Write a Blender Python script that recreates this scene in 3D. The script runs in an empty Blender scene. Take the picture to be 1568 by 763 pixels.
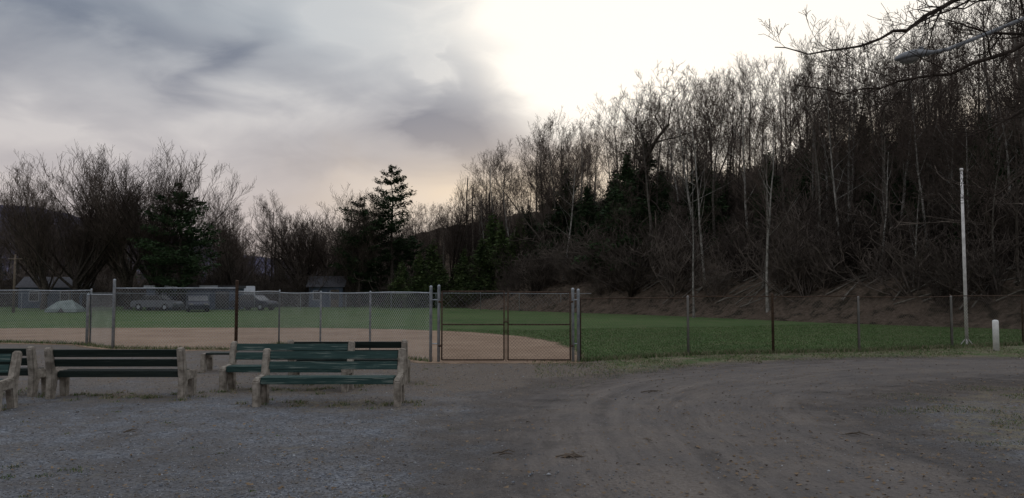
import bpy, bmesh, math, random
import numpy as np
from mathutils import Vector, Matrix, noise as mnoise
scene = bpy.context.scene
COL = scene.collection
EYE = 1.75

# ------------------------------------------------------------------ helpers
def link(o, parent=None):
    COL.objects.link(o)
    if parent is not None: o.parent = parent
    return o
def empty(name, loc=(0,0,0), rz=0.0):
    e = bpy.data.objects.new(name, None); e.location = loc; e.rotation_euler = (0,0,rz)
    e.empty_display_size = 0.2
    return link(e)
def mesh_obj(name, verts, faces, mats, parent=None, mi=None, smooth=False):
    me = bpy.data.meshes.new(name)
    me.from_pydata(verts, [], faces)
    for m in (mats if isinstance(mats,(list,tuple)) else [mats]): me.materials.append(m)
    if mi is not None: me.polygons.foreach_set('material_index', mi)
    if smooth: me.polygons.foreach_set('use_smooth', [True]*len(me.polygons))
    me.update()
    return link(bpy.data.objects.new(name, me), parent)
def box(name, c, s, mat, parent=None, bev=0.0, rot=(0,0,0)):
    bm = bmesh.new(); bmesh.ops.create_cube(bm, size=1.0)
    bmesh.ops.scale(bm, vec=s, verts=bm.verts)
    if bev > 0: bmesh.ops.bevel(bm, geom=bm.edges[:], offset=bev, segments=2, affect='EDGES')
    me = bpy.data.meshes.new(name); bm.to_mesh(me); bm.free(); me.materials.append(mat)
    o = bpy.data.objects.new(name, me); o.location = c; o.rotation_euler = rot
    return link(o, parent)
def extrude_profile(name, prof, w, mat, parent=None, bev=0.0, x0=0.0):
    """profile in (y,z) extruded along x"""
    bm = bmesh.new()
    a = [bm.verts.new((x0-w/2, y, z)) for y, z in prof]; b = [bm.verts.new((x0+w/2, y, z)) for y, z in prof]
    n = len(prof)
    bm.faces.new(a); bm.faces.new(b[::-1])
    for i in range(n): bm.faces.new((a[i], b[i], b[(i+1)%n], a[(i+1)%n]))
    bmesh.ops.recalc_face_normals(bm, faces=bm.faces)
    if bev > 0: bmesh.ops.bevel(bm, geom=bm.edges[:], offset=bev, segments=2, affect='EDGES')
    me = bpy.data.meshes.new(name); bm.to_mesh(me); bm.free(); me.materials.append(mat)
    return link(bpy.data.objects.new(name, me), parent)

class Tubes:
    def __init__(s): s.v=[]; s.f=[]; s.mi=[]
    def tube(s, pts, rad, sides=4, mi=0, cap=False):
        base=len(s.v); n=len(pts)
        for i in range(n):
            a=pts[max(0,i-1)]; b=pts[min(n-1,i+1)]
            dx,dy,dz=b[0]-a[0],b[1]-a[1],b[2]-a[2]
            l=math.sqrt(dx*dx+dy*dy+dz*dz) or 1.0; dx/=l;dy/=l;dz/=l
            if abs(dz)<0.9: ux,uy,uz=dy,-dx,0.0
            else: ux,uy,uz=0.0,dz,-dy
            l=math.sqrt(ux*ux+uy*uy+uz*uz) or 1.0; ux/=l;uy/=l;uz/=l
            wx,wy,wz=dy*uz-dz*uy, dz*ux-dx*uz, dx*uy-dy*ux
            p=pts[i]; r=rad[i]
            for k in range(sides):
                t=6.2831853*k/sides; c=math.cos(t)*r; q=math.sin(t)*r
                s.v.append((p[0]+ux*c+wx*q,p[1]+uy*c+wy*q,p[2]+uz*c+wz*q))
        for i in range(n-1):
            for k in range(sides):
                a=base+i*sides+k; b=base+i*sides+(k+1)%sides
                s.f.append((a,b,b+sides,a+sides)); s.mi.append(mi)
        if cap:
            s.f.append(tuple(base+k for k in range(sides))[::-1]); s.mi.append(mi)
            s.f.append(tuple(base+(n-1)*sides+k for k in range(sides))); s.mi.append(mi)
    def mesh(s,name,mats,smooth=True):
        me=bpy.data.meshes.new(name); me.from_pydata(s.v,[],s.f)
        for m in mats: me.materials.append(m)
        me.polygons.foreach_set('material_index',s.mi)
        if smooth: me.polygons.foreach_set('use_smooth',[True]*len(s.f))
        me.update(); return me
    def obj(s,name,mats,parent=None,smooth=True):
        return link(bpy.data.objects.new(name,s.mesh(name,mats,smooth)),parent)

# ------------------------------------------------------------------ materials
def N(nt,t,**kw):
    n=nt.nodes.new(t)
    for k,v in kw.items(): setattr(n,k,v)
    return n
def new_mat(name):
    m=bpy.data.materials.new(name); m.use_nodes=True
    nt=m.node_tree; b=nt.nodes['Principled BSDF']
    return m,nt,b
def noise_fac(nt,scale,detail=5,coord='Object',lo=0.35,hi=0.65,rough=0.6,vec=None,dist=0.0):
    tc=N(nt,'ShaderNodeTexCoord'); n=N(nt,'ShaderNodeTexNoise')
    n.inputs['Scale'].default_value=scale; n.inputs['Detail'].default_value=detail
    n.inputs['Roughness'].default_value=rough; n.inputs['Distortion'].default_value=dist
    nt.links.new(vec if vec is not None else tc.outputs[coord],n.inputs['Vector'])
    r=N(nt,'ShaderNodeMapRange'); r.inputs['From Min'].default_value=lo; r.inputs['From Max'].default_value=hi
    nt.links.new(n.outputs['Fac'],r.inputs['Value'])
    return r.outputs['Result']
def mixc(nt,f,a,b,mode='MIX'):
    m=N(nt,'ShaderNodeMix',data_type='RGBA',blend_type=mode)
    for s,v in ((m.inputs['Factor'],f),(m.inputs['A'],a),(m.inputs['B'],b)):
        if hasattr(v,'links'): nt.links.new(v,s)
        elif isinstance(v,(tuple,list)): s.default_value=(*v[:3],1)
        else: s.default_value=v
    return m.outputs['Result']
def M(nt,op,a,b=None,c=None,clamp=False):
    m=N(nt,'ShaderNodeMath',operation=op); m.use_clamp=clamp
    for i,v in enumerate((a,b,c)):
        if v is None: continue
        if hasattr(v,'links'): nt.links.new(v,m.inputs[i])
        else: m.inputs[i].default_value=v
    return m.outputs[0]
def bump(nt,b,h,strength=0.4,dist=0.02):
    bp=N(nt,'ShaderNodeBump'); bp.inputs['Strength'].default_value=strength; bp.inputs['Distance'].default_value=dist
    nt.links.new(h,bp.inputs['Height']); nt.links.new(bp.outputs['Normal'],b.inputs['Normal'])
def simple(name,c1,c2,scale=8,rough=0.8,metal=0.0,bs=0.3,bd=0.01,lo=0.35,hi=0.65,spec=0.3,rand=0.0):
    m,nt,b=new_mat(name)
    f=noise_fac(nt,scale,2 if rand>0 else 5,lo=lo,hi=hi)
    col=mixc(nt,f,c1,c2)
    if rand>0:
        oi=N(nt,'ShaderNodeObjectInfo')
        v=M(nt,'MULTIPLY_ADD',oi.outputs['Random'],rand*2,1-rand)
        hs=N(nt,'ShaderNodeHueSaturation'); nt.links.new(v,hs.inputs['Value']); nt.links.new(col,hs.inputs['Color']); col=hs.outputs['Color']
        bs=0
    nt.links.new(col,b.inputs['Base Color'])
    b.inputs['Roughness'].default_value=rough; b.inputs['Metallic'].default_value=metal
    b.inputs['Specular IOR Level'].default_value=spec
    if bs>0: bump(nt,b,noise_fac(nt,scale*4,4,lo=0,hi=1),bs,bd)
    return m

mat_bark=simple('bark_dark',(.030,.026,.022),(.075,.064,.054),6,.95,spec=.0,rand=.35)
mat_barkmid=simple('bark_grey',(.075,.068,.058),(.15,.137,.12),5,.95,spec=.0,rand=.35)
mat_barkpale=simple('bark_pale',(.13,.123,.108),(.32,.305,.28),4,.9,spec=.0,rand=.35)
mat_twig=simple('twigs',(.060,.047,.040),(.12,.096,.082),2,.95,bs=0,spec=.0,rand=.4)
mat_brush=simple('brush_twigs',(.055,.046,.040),(.13,.107,.092),2,.95,bs=0,spec=.0,rand=.5)
mat_needle=simple('pine_needles',(.014,.027,.012),(.035,.058,.025),1.2,.8,bs=0,spec=.1,rand=.3)
mat_shrubleaf=simple('evergreen_leaves',(.024,.042,.014),(.070,.095,.034),1.0,.8,bs=0,spec=.1,rand=.3)
mat_galv=simple('galvanised_steel',(.24,.27,.30),(.40,.43,.46),9,.5,.4,.1,.003)
mat_wire=simple('chain_link_wire',(.30,.32,.34),(.44,.46,.48),1.5,.6,.2,0)
mat_wirerust=simple('rusty_wire',(.08,.068,.06),(.16,.13,.11),1.5,.8,.1,0)
mat_rust=simple('rusty_steel',(.045,.028,.021),(.105,.068,.046),14,.85,.2,.3,.004)
mat_conc=simple('concrete',(.16,.14,.116),(.36,.325,.28),9,.95,0,.7,.012,spec=.1)
mat_white=simple('white_paint',(.62,.63,.63),(.82,.82,.80),7,.6,0,.1,.003)
mat_offwhite=simple('dull_white_paint',(.34,.36,.39),(.44,.46,.49),7,.6,0,.1,.003)
mat_poleW=simple('weathered_white_paint',(.46,.44,.43),(.74,.72,.70),5,.6,0,.1,.003)
mat_wood=simple('weathered_wood',(.08,.062,.046),(.16,.128,.098),7,.9)
mat_stick=simple('dead_stick',(.06,.048,.036),(.14,.112,.088),7,.95)
mat_leafdry=simple('dry_leaves',(.10,.068,.042),(.23,.165,.105),3,.9,bs=0,spec=.1)
mat_glass=simple('dark_glass',(.02,.025,.03),(.03,.035,.04),3,.12,0,0,spec=.6)
mat_tyre=simple('tyre_rubber',(.015,.015,.015),(.03,.03,.03),8,.85)
mat_carD=simple('dark_car_paint',(.02,.025,.04),(.03,.035,.055),3,.3,.2,0,spec=.5)
mat_carS=simple('silver_car_paint',(.11,.12,.14),(.15,.165,.185),3,.35,.3,0,spec=.5)
mat_roof=simple('asphalt_shingles',(.045,.045,.052),(.085,.085,.095),5,.9)
mat_siding=simple('bluegrey_siding',(.06,.08,.12),(.10,.125,.175),3,.8)
mat_sidingL=simple('pale_siding',(.16,.155,.15),(.23,.22,.21),3,.8)
mat_canvas=simple('canvas',(.10,.13,.125),(.20,.235,.225),2,.85)
mat_lamp=simple('lamp_housing',(.16,.17,.18),(.25,.26,.275),10,.6,.1,.1,.003)
mat_lens=simple('lamp_lens',(.16,.16,.15),(.22,.22,.21),10,.25,0,0,spec=.5)

def paint_mat(name,a,b_,worn,wc,wl):
    m,nt,b=new_mat(name)
    tc=N(nt,'ShaderNodeTexCoord'); mp=N(nt,'ShaderNodeMapping'); mp.inputs['Scale'].default_value=(.5,9,9)
    nt.links.new(tc.outputs['Object'],mp.inputs['Vector'])
    oi=N(nt,'ShaderNodeObjectInfo'); nt.links.new(M(nt,'MULTIPLY',oi.outputs['Random'],17.0),mp.inputs['Location'])
    f=noise_fac(nt,5,6,vec=mp.outputs['Vector'])
    c=mixc(nt,f,a,b_)
    w=noise_fac(nt,5.0,8,vec=mp.outputs['Vector'],lo=wl,hi=wl+.06)
    c=mixc(nt,M(nt,'MULTIPLY',w,worn),c,wc)
    nt.links.new(c,b.inputs['Base Color']); b.inputs['Roughness'].default_value=.6; b.inputs['Specular IOR Level'].default_value=.2
    bump(nt,b,f,.3,.004)
    return m
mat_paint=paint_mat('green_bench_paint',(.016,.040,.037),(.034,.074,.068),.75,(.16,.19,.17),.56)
mat_paintD=paint_mat('green_bench_paint_dark',(.008,.014,.012),(.017,.028,.024),.5,(.06,.06,.052),.62)  # darker version of the bench green, for benches turned away and the backless one

# ground materials -------------------------------------------------
def edge_mix(nt,b,attr,nscale=1.2,amp=1.6,soft=.25):
    a=N(nt,'ShaderNodeAttribute'); a.attribute_name=attr
    n1=noise_fac(nt,nscale,6,lo=0,hi=1,rough=.7)
    v=M(nt,'ADD',a.outputs['Fac'],M(nt,'MULTIPLY',M(nt,'SUBTRACT',n1,.5),amp*2))
    r=N(nt,'ShaderNodeMapRange'); r.inputs['From Min'].default_value=-soft; r.inputs['From Max'].default_value=soft
    nt.links.new(v,r.inputs['Value'])
    tr=N(nt,'ShaderNodeBsdfTransparent'); mx=N(nt,'ShaderNodeMixShader')
    nt.links.new(r.outputs['Result'],mx.inputs[0]); nt.links.new(tr.outputs[0],mx.inputs[1]); nt.links.new(b.outputs[0],mx.inputs[2])
    nt.links.new(mx.outputs[0],nt.nodes['Material Output'].inputs['Surface'])

def ground_mat():
    m,nt,b=new_mat('ground_gravel_and_grass')
    n_big=noise_fac(nt,.45,4,lo=.38,hi=.62)
    n_med=noise_fac(nt,2.2,5,lo=.35,hi=.68)
    n_fin=noise_fac(nt,30,3,lo=.3,hi=.7)
    tc=N(nt,'ShaderNodeTexCoord'); vo=N(nt,'ShaderNodeTexVoronoi'); vo.inputs['Scale'].default_value=34
    nt.links.new(tc.outputs['Object'],vo.inputs['Vector'])
    sep=N(nt,'ShaderNodeSeparateColor'); nt.links.new(vo.outputs['Color'],sep.inputs[0])
    stone=mixc(nt,sep.outputs[0],(.080,.090,.107),(.250,.267,.30))
    soil=mixc(nt,n_fin,(.090,.079,.070),(.165,.147,.132))
    g=mixc(nt,M(nt,'MULTIPLY',n_med,.7),stone,soil)
    g=mixc(nt,M(nt,'MULTIPLY',n_big,.6),g,(.092,.085,.082))
    at=N(nt,'ShaderNodeAttribute'); at.attribute_name='mask'
    s2=N(nt,'ShaderNodeSeparateColor'); nt.links.new(at.outputs['Color'],s2.inputs[0])
    def th(v,amp,nf,soft=.15):
        q=M(nt,'ADD',v,M(nt,'MULTIPLY',M(nt,'SUBTRACT',nf,.5),amp))
        r=N(nt,'ShaderNodeMapRange'); r.inputs['From Min'].default_value=.5-soft; r.inputs['From Max'].default_value=.5+soft
        nt.links.new(q,r.inputs['Value']); return r.outputs['Result']
    nb=noise_fac(nt,1.3,7,lo=.2,hi=.8,rough=.75)
    nb2=noise_fac(nt,3.1,6,lo=.2,hi=.8,rough=.75)
    soil2=mixc(nt,n_fin,(.108,.088,.072),(.215,.178,.146))
    g=mixc(nt,M(nt,'MULTIPLY',th(s2.outputs[2],1.0,nb,.3),.85),g,soil2)
    straw=mixc(nt,n_fin,(.13,.112,.068),(.28,.245,.16))
    g=mixc(nt,M(nt,'MULTIPLY',th(s2.outputs[1],1.3,nb2,.2),.8),g,straw)
    ga=mixc(nt,noise_fac(nt,.12,3,lo=.35,hi=.65),(.055,.108,.033),(.090,.148,.050))
    ga=mixc(nt,M(nt,'MULTIPLY',noise_fac(nt,.7,6,lo=.42,hi=.66),.65),ga,(.145,.150,.075))
    ga=mixc(nt,M(nt,'MULTIPLY',noise_fac(nt,9,4,lo=.3,hi=.8),.6),ga,(.034,.062,.022))
    g=mixc(nt,th(s2.outputs[0],.9,nb,.12),g,ga)
    nt.links.new(g,b.inputs['Base Color']); b.inputs['Roughness'].default_value=.95; b.inputs['Specular IOR Level'].default_value=.1
    h=M(nt,'ADD',M(nt,'MULTIPLY',vo.outputs['Distance'],-.6),M(nt,'ADD',M(nt,'MULTIPLY',n_fin,.5),M(nt,'MULTIPLY',n_med,1.2)))
    bump(nt,b,h,.8,.03)
    return m
def road_mat():
    m,nt,b=new_mat('dirt_road')
    uv=N(nt,'ShaderNodeUVMap'); mp=N(nt,'ShaderNodeMapping'); mp.inputs['Scale'].default_value=(1,.11,1)
    nt.links.new(uv.outputs[0],mp.inputs['Vector'])
    trk=noise_fac(nt,2.4,6,vec=mp.outputs['Vector'],lo=.42,hi=.64,rough=.66,dist=.7)
    trk2=noise_fac(nt,9,4,vec=mp.outputs['Vector'],lo=.35,hi=.65,rough=.6,dist=.4)
    fin=noise_fac(nt,26,4,lo=.3,hi=.7); med=noise_fac(nt,1.1,5,lo=.38,hi=.62); brk=noise_fac(nt,1.6,6,lo=.42,hi=.60,rough=.7)
    c=mixc(nt,fin,(.118,.102,.091),(.212,.186,.167))
    c=mixc(nt,M(nt,'MULTIPLY',trk,.5),c,(.083,.076,.074))
    c=mixc(nt,M(nt,'MULTIPLY',trk2,.28),c,(.235,.207,.184))
    c=mixc(nt,M(nt,'MULTIPLY',med,.45),c,(.108,.104,.107))
    ra=N(nt,'ShaderNodeAttribute'); ra.attribute_name='rut'
    c=mixc(nt,M(nt,'MULTIPLY',M(nt,'MULTIPLY',ra.outputs['Fac'],brk),.6,clamp=True),c,(.072,.064,.060))
    c=mixc(nt,M(nt,'MULTIPLY',M(nt,'MULTIPLY',ra.outputs['Fac'],-1.0,clamp=True),.3),c,(.235,.208,.186))
    nt.links.new(c,b.inputs['Base Color']); b.inputs['Roughness'].default_value=.95; b.inputs['Specular IOR Level'].default_value=.1
    bump(nt,b,M(nt,'ADD',M(nt,'MULTIPLY',trk,-.8),M(nt,'ADD',M(nt,'MULTIPLY',fin,.5),M(nt,'MULTIPLY',trk2,.4))),.9,.035)
    edge_mix(nt,b,'edge',1.0,1.9,1.0)
    return m
def infield_mat():
    m,nt,b=new_mat('infield_dirt')
    c=mixc(nt,noise_fac(nt,.5,5),(.235,.160,.112),(.315,.228,.163))
    c=mixc(nt,M(nt,'MULTIPLY',noise_fac(nt,6,5,lo=.4,hi=.7),.4),c,(.185,.130,.095))
    nt.links.new(c,b.inputs['Base Color']); b.inputs['Roughness'].default_value=.97; b.inputs['Specular IOR Level'].default_value=.1
    bump(nt,b,noise_fac(nt,20,4,lo=0,hi=1),.5,.02)
    edge_mix(nt,b,'edge',.8,.7,.2)
    return m
def hill_mat():
    m,nt,b=new_mat('leaf_litter')
    c=mixc(nt,noise_fac(nt,.5,6,rough=.75),(.065,.052,.041),(.15,.113,.087))
    c=mixc(nt,M(nt,'MULTIPLY',noise_fac(nt,5,5,lo=.4,hi=.65),.6),c,(.21,.165,.13))
    c=mixc(nt,M(nt,'MULTIPLY',noise_fac(nt,1.5,6,lo=.48,hi=.64),.85),c,(.032,.030,.022))
    nt.links.new(c,b.inputs['Base Color']); b.inputs['Roughness'].default_value=1; b.inputs['Specular IOR Level'].default_value=.0
    bump(nt,b,noise_fac(nt,3,6,lo=0,hi=1,rough=.75),1.0,.35)
    return m

# ------------------------------------------------------------------ terrain
FX=[-60,-26,-17.9,-14.6,-12.3,-8.35,-7.8,-2.04,1.68,4.89,7.48,10.17,13.8,20,26,60]
FY=[31,28,27,26,24,23.5,26,19.5,19.6,21.6,22.3,22.8,24.4,27,30,46]
def fenceY(x): return np.interp(x,FX,FY)
def sm(e0,e1,x):
    t=np.clip((x-e0)/(e1-e0),0,1); return t*t*(3-2*t)
def axis(parts):
    out=[]
    for a,b,st in parts: out+=list(np.arange(a,b,st))
    return np.array(out+[parts[-1][1]])
def grid_mesh(name,X,Y,Z,mat,parent=None):
    ny,nx=X.shape
    v=np.stack([X,Y,Z],-1).reshape(-1,3)
    idx=np.arange(nx*ny).reshape(ny,nx)
    f=np.stack([idx[:-1,:-1],idx[:-1,1:],idx[1:,1:],idx[1:,:-1]],-1).reshape(-1,4)
    me=bpy.data.meshes.new(name); me.from_pydata(v.tolist(),[],f.tolist()); me.materials.append(mat)
    me.polygons.foreach_set('use_smooth',[True]*len(me.polygons)); me.update()
    return link(bpy.data.objects.new(name,me),parent)
xs=axis([(-1500,-200,100),(-200,-40,8),(-40,36,.4),(36,200,8),(200,1500,100)])
ys=axis([(-300,-20,20),(-20,2,2),(2,46,.4),(46,120,3),(120,400,20),(400,2500,150)])
X,Y=np.meshgrid(xs,ys)
g=grid_mesh('ground',X,Y,np.zeros_like(X),ground_mat())
fy=fenceY(X); r=np.hypot(X-12,Y-8)
field=sm(-.5,.5,Y-fy)
strip=sm(12.0,13.4,r)*sm(.2,3.0,X)*(1-field)*sm(9,12,Y)
nearf=sm(-1.4,-.3,Y-fy)*(1-field)
R=np.maximum(field,np.maximum(strip*.50,nearf*.40*sm(1.2,2.5,X)))
R=np.maximum(R,.26*(1-sm(6.2,7.6,r)))
G=np.maximum(strip*.60,np.maximum(nearf*.45,.42*(1-sm(6.4,7.8,r))))
G=np.maximum(G,.14)
bz=np.zeros_like(X)
for bx,by in ((-2.83,12.15),(-4,13.9),(-3.1,15),(-6.5,13),(-9.1,13.2),(-8.6,11.5)):
    bz=np.maximum(bz,np.exp(-((X-bx)/1.5)**2-((Y-by)/.8)**2))
G=np.maximum(G,bz*.42*(1-field))
B=np.clip(sm(10.5,16,Y)*.65+sm(-4.5,0,X)*sm(6,10,Y)*.35+bz*.3,0,1)
colr=np.stack([R,G,B,np.ones_like(R)],-1).reshape(-1,4).astype(np.float32)
ca=g.data.color_attributes.new('mask','FLOAT_COLOR','POINT'); ca.data.foreach_set('color',colr.ravel())
xs=np.arange(-42,4.01,.4); ys=np.arange(18,40.01,.35); X,Y=np.meshgrid(xs,ys)
dx=X+14; a=np.where(dx<0,27,15.9); 
rr=((np.abs(dx)/a)**2.4+(np.abs(Y-22)/15.9)**2.4)**(1/2.4)
e=np.minimum((1-rr)*15,(Y-fenceY(X)+.5))
inf=grid_mesh('infield_dirt',X,Y,np.full_like(X,.004),infield_mat())
at=inf.data.attributes.new('edge','FLOAT','POINT'); at.data.foreach_set('value',e.ravel().astype(np.float32))
# dirt road (polar)
rng=np.random.default_rng(3)
rs=np.arange(6.2,14.01,.05); th=np.arange(math.radians(60),math.radians(232),.02)
Rr,Th=np.meshgrid(rs,th)
wob=.22*np.sin(Th*3.1)+.13*np.sin(Th*7.3+1)
Rw=Rr+wob
ruts=np.zeros_like(Rr)
for c,w,d,am,fq in [(8.6,.10,.010,.35,2.6),(8.95,.08,.007,.5,3.7),(10.1,.11,.013,.3,3.1),(10.5,.09,.010,.55,2.1),(11.35,.12,.015,.3,3.3),(11.75,.07,.008,.5,2.4),(9.4,.06,.007,.7,1.7),(10.95,.06,.006,.8,2.3),(8.1,.07,.006,.3,4),(10.3,.05,.006,.9,1.3),(9.8,.05,.006,.8,1.9)]:
    q=(Rr-c-am*np.sin(Th*fq+c*9))/w
    fade=np.clip(.35+.75*np.sin(Th*(3+c*.37)+c*5)+.3*np.sin(Th*11+c),0,1.1)
    ruts+= fade*(-d*np.exp(-q*q)+.45*d*np.exp(-((np.abs(q)-1.8)/.7)**2))
edge=np.minimum(Rr-7.4,12.6-Rr); ramp=sm(-.2,1.2,edge)
Xr=12+Rw*np.cos(Th); Yr=8+Rw*np.sin(Th)
und=.010*np.sin(Xr*1.7+Yr*.6)+.008*np.sin(Yr*2.3-Xr*.9+2)
Zr=.014+ramp*(.034+ruts+und*.8)
road=grid_mesh('dirt_road',Xr,Yr,Zr,road_mat())
at=road.data.attributes.new('edge','FLOAT','POINT'); at.data.foreach_set('value',edge.ravel().astype(np.float32))
at=road.data.attributes.new('rut','FLOAT','POINT'); at.data.foreach_set('value',np.clip(-ruts/.011,-1,1).ravel().astype(np.float32))
uvl=road.data.uv_layers.new(name='UVMap')
uvv=np.stack([Rr,Th*10],-1).reshape(-1,2)
li=np.empty(len(road.data.loops),dtype=np.int32); road.data.loops.foreach_get('vertex_index',li)
uvl.data.foreach_set('uv',uvv[li].ravel().astype(np.float32))

# hillside
def hs(x,y): return (x-7.8)*.866+(y-63)*.5 + 1.5*np.sin(x*.11+1)+.9*np.sin(y*.19)
def hillh(x,y):
    s=hs(x,y)
    h=np.where(s<0,s*.3,1.7*sm(0,3.5,s)+np.clip(s-2,0,48)*.36)
    h=h*sm(-85,-25,x)
    h=h+np.where(s>3,.35*np.sin(x*.5+y*.2)+.3*np.sin(y*.43-x*.17),0)*sm(3,8,s)*sm(-60,-20,x)
    return np.maximum(h,-.4)
xs=axis([(-90,0,2.5),(0,60,.6),(60,220,5)]); ys=axis([(-20,20,4),(20,75,.6),(75,260,3)])
X,Y=np.meshgrid(xs,ys); Z=hillh(X,Y)
rngn=np.random.default_rng(8)
Z=Z+rngn.normal(0,.10,Z.shape)*(Z>.2)
hill=grid_mesh('wooded_hillside',X,Y,np.where(Z<=-.05,-.3,Z),hill_mat())
def HZ(x,y): return max(0.0,float(hillh(np.array(float(x)),np.array(float(y)))))

# distant mountain
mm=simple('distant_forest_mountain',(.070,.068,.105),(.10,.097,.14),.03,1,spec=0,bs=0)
xs=np.arange(-1500,700,12.); ys=np.linspace(600,1150,24); X,Y=np.meshgrid(xs,ys)
ridge=np.interp(X,[-1500,-900,-640,-530,-428,-330,-200,10,300,700],[130,130,112,96,66,44,30,16,12,10])
prof=np.sin(np.clip((Y-600)/400,0,1)*math.pi/2)
Zm=ridge*prof*(1)+2.5*np.sin(X*.06+Y*.02)*prof+rngn.normal(0,1.2,X.shape)*prof
grid_mesh('distant_mountain',X,Y,Zm-1,mm)

# ------------------------------------------------------------------ tree generator
def norm(v):
    l=math.sqrt(v[0]**2+v[1]**2+v[2]**2) or 1; return (v[0]/l,v[1]/l,v[2]/l)
def perp(d,rg):
    while True:
        a=(rg.uniform(-1,1),rg.uniform(-1,1),rg.uniform(-1,1))
        k=a[0]*d[0]+a[1]*d[1]+a[2]*d[2]
        q=(a[0]-k*d[0],a[1]-k*d[1],a[2]-k*d[2])
        if q[0]**2+q[1]**2+q[2]**2>.05: return norm(q)
def grow(T,rg,p,d,L,r,lvl,P):
    n=P['segs'][lvl]; w=P['wob'][lvl]; tr=P['trop'][lvl]
    pts=[p]; rad=[r]; dirs=[d]; tip=P['tip'][lvl]
    for i in range(n):
        d=norm((d[0]+rg.gauss(0,w),d[1]+rg.gauss(0,w),d[2]+rg.gauss(0,w)+tr))
        p=(p[0]+d[0]*L/n,p[1]+d[1]*L/n,p[2]+d[2]*L/n)
        t=(i+1)/n; pts.append(p); rad.append(max(P['rmin'],r*(1-t)+r*tip*t)); dirs.append(d)
    if lvl==0 and P.get('flare',True): rad[0]*=1.35
    T.tube(pts,rad,P['sides'][lvl],P['mi'][lvl])
    if lvl<P['max']:
        k=P['kids'][lvl]; st=P['start'][lvl]
        for j in range(k):
            t=st+(1-st)*(j+rg.random())/k; t=min(t,.999)
            q=t*n; i=int(q); fr=q-i
            a,b=pts[i],pts[i+1]; pos=tuple(a[m]+(b[m]-a[m])*fr for m in range(3))
            rl=rad[i]+(rad[i+1]-rad[i])*fr; dl=dirs[i+1]
            ang=math.radians(rg.uniform(*P['ang'][lvl])); pp=perp(dl,rg)
            if rg.random()<.6 and pp[2]<0: pp=(-pp[0],-pp[1],-pp[2])
            cd=norm(tuple(dl[m]*math.cos(ang)+pp[m]*math.sin(ang) for m in range(3)))
            cl=L*P['lr'][lvl]*(1.15-P['fall'][lvl]*t)*rg.uniform(.7,1.15)
            grow(T,rg,pos,cd,cl,max(P['rmin'],rl*P['rr'][lvl]),lvl+1,P)
def P_forest(pale=False,k=13):
    return dict(segs=[8,5,3,2,2],wob=[.05,.10,.12,.14,.15],trop=[.03,.08,.08,.05,.03],tip=[.15,.2,.3,.4,.5],rmin=.009,
        sides=[6,3,3,3,3],mi=[0,0 if pale else 1,1,1,1],max=4,kids=[k,6,4,3],start=[.36,.25,.2,.15],
        ang=[(28,68),(25,52),(25,50),(25,55)],lr=[.41,.52,.52,.6],fall=[.66,.4,.4,.3],rr=[.42,.55,.6,.7])
def P_vase():
    return dict(segs=[3,7,4,3,2],wob=[.04,.045,.06,.07,.09],trop=[.05,.015,.03,.03,.03],tip=[.8,.12,.25,.35,.5],rmin=.010,
        sides=[7,5,3,3,3],mi=[0,0,1,1,1],max=4,kids=[12,14,6,4],start=[.35,.20,.2,.15],
        ang=[(8,46),(18,40),(20,42),(22,48)],lr=[3.0,.38,.5,.55],fall=[.15,.5,.4,.3],rr=[.5,.45,.55,.65])
def P_gnarl():
    return dict(segs=[8,6,5,4,3],wob=[.14,.34,.34,.3,.3],trop=[.02,.03,.05,.05,.03],tip=[.35,.25,.3,.4,.5],rmin=.012,
        sides=[7,5,4,3,3],mi=[0,0,0,1,1],max=4,kids=[9,6,4,3],start=[.5,.3,.2,.15],
        ang=[(35,80),(30,65),(30,65),(25,65)],lr=[.48,.5,.5,.5],fall=[.5,.4,.4,.3],rr=[.55,.55,.6,.7])
def P_shrub():
    return dict(segs=[1,4,3,2],wob=[0,.15,.2,.22],trop=[0,.10,.08,.05],tip=[1,.3,.4,.5],rmin=.008,
        sides=[3,3,3,3],mi=[0,1,1,1],max=3,kids=[12,7,4],start=[0,.15,.1],
        ang=[(5,60),(25,60),(25,70)],lr=[18,.5,.5],fall=[.3,.4,.3],rr=[1,.6,.7],flare=False)
def tree_mesh(name,seed,H,P,r,mats,L0=None,lean=0.05):
    rg=random.Random(seed); T=Tubes()
    d=norm((rg.uniform(-lean,lean),rg.uniform(-lean,lean),1))
    grow(T,rg,(0,0,-.3),d,(L0 if L0 else H*.95),r,0,P)
    zm=max(v[2] for v in T.v); k=H/zm
    T.v=[(v[0]*k,v[1]*k,v[2]*k) for v in T.v]
    return T.mesh(name,mats)
forest=[tree_mesh('bare_forest_tree_mesh',10+i,16,P_forest(False,(11,13,15,12,14,9)[i]),(.14,.17,.19,.13,.16,.12)[i],[mat_bark if i%2 else mat_barkmid,mat_twig],lean=(.05,.08,.03,.12,.06,.14)[i]) for i in range(6)]
palet=[tree_mesh('pale_forest_tree_mesh',40+i,16,P_forest(True,10),.14,[mat_barkpale,mat_twig],lean=.14) for i in range(3)]
vase=[tree_mesh('spreading_tree_mesh',70+i,16,P_vase(),.32,[mat_bark,mat_twig],L0=3.6) for i in range(4)]
gnarl=[tree_mesh('gnarled_tree_mesh',90+i,16,P_gnarl(),.30,[mat_bark,mat_twig],lean=.12) for i in range(2)]
shrub=[tree_mesh('shrub_mesh',120+i,3,P_shrub(),.03,[mat_brush,mat_brush],L0=.12) for i in range(4)]

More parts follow.
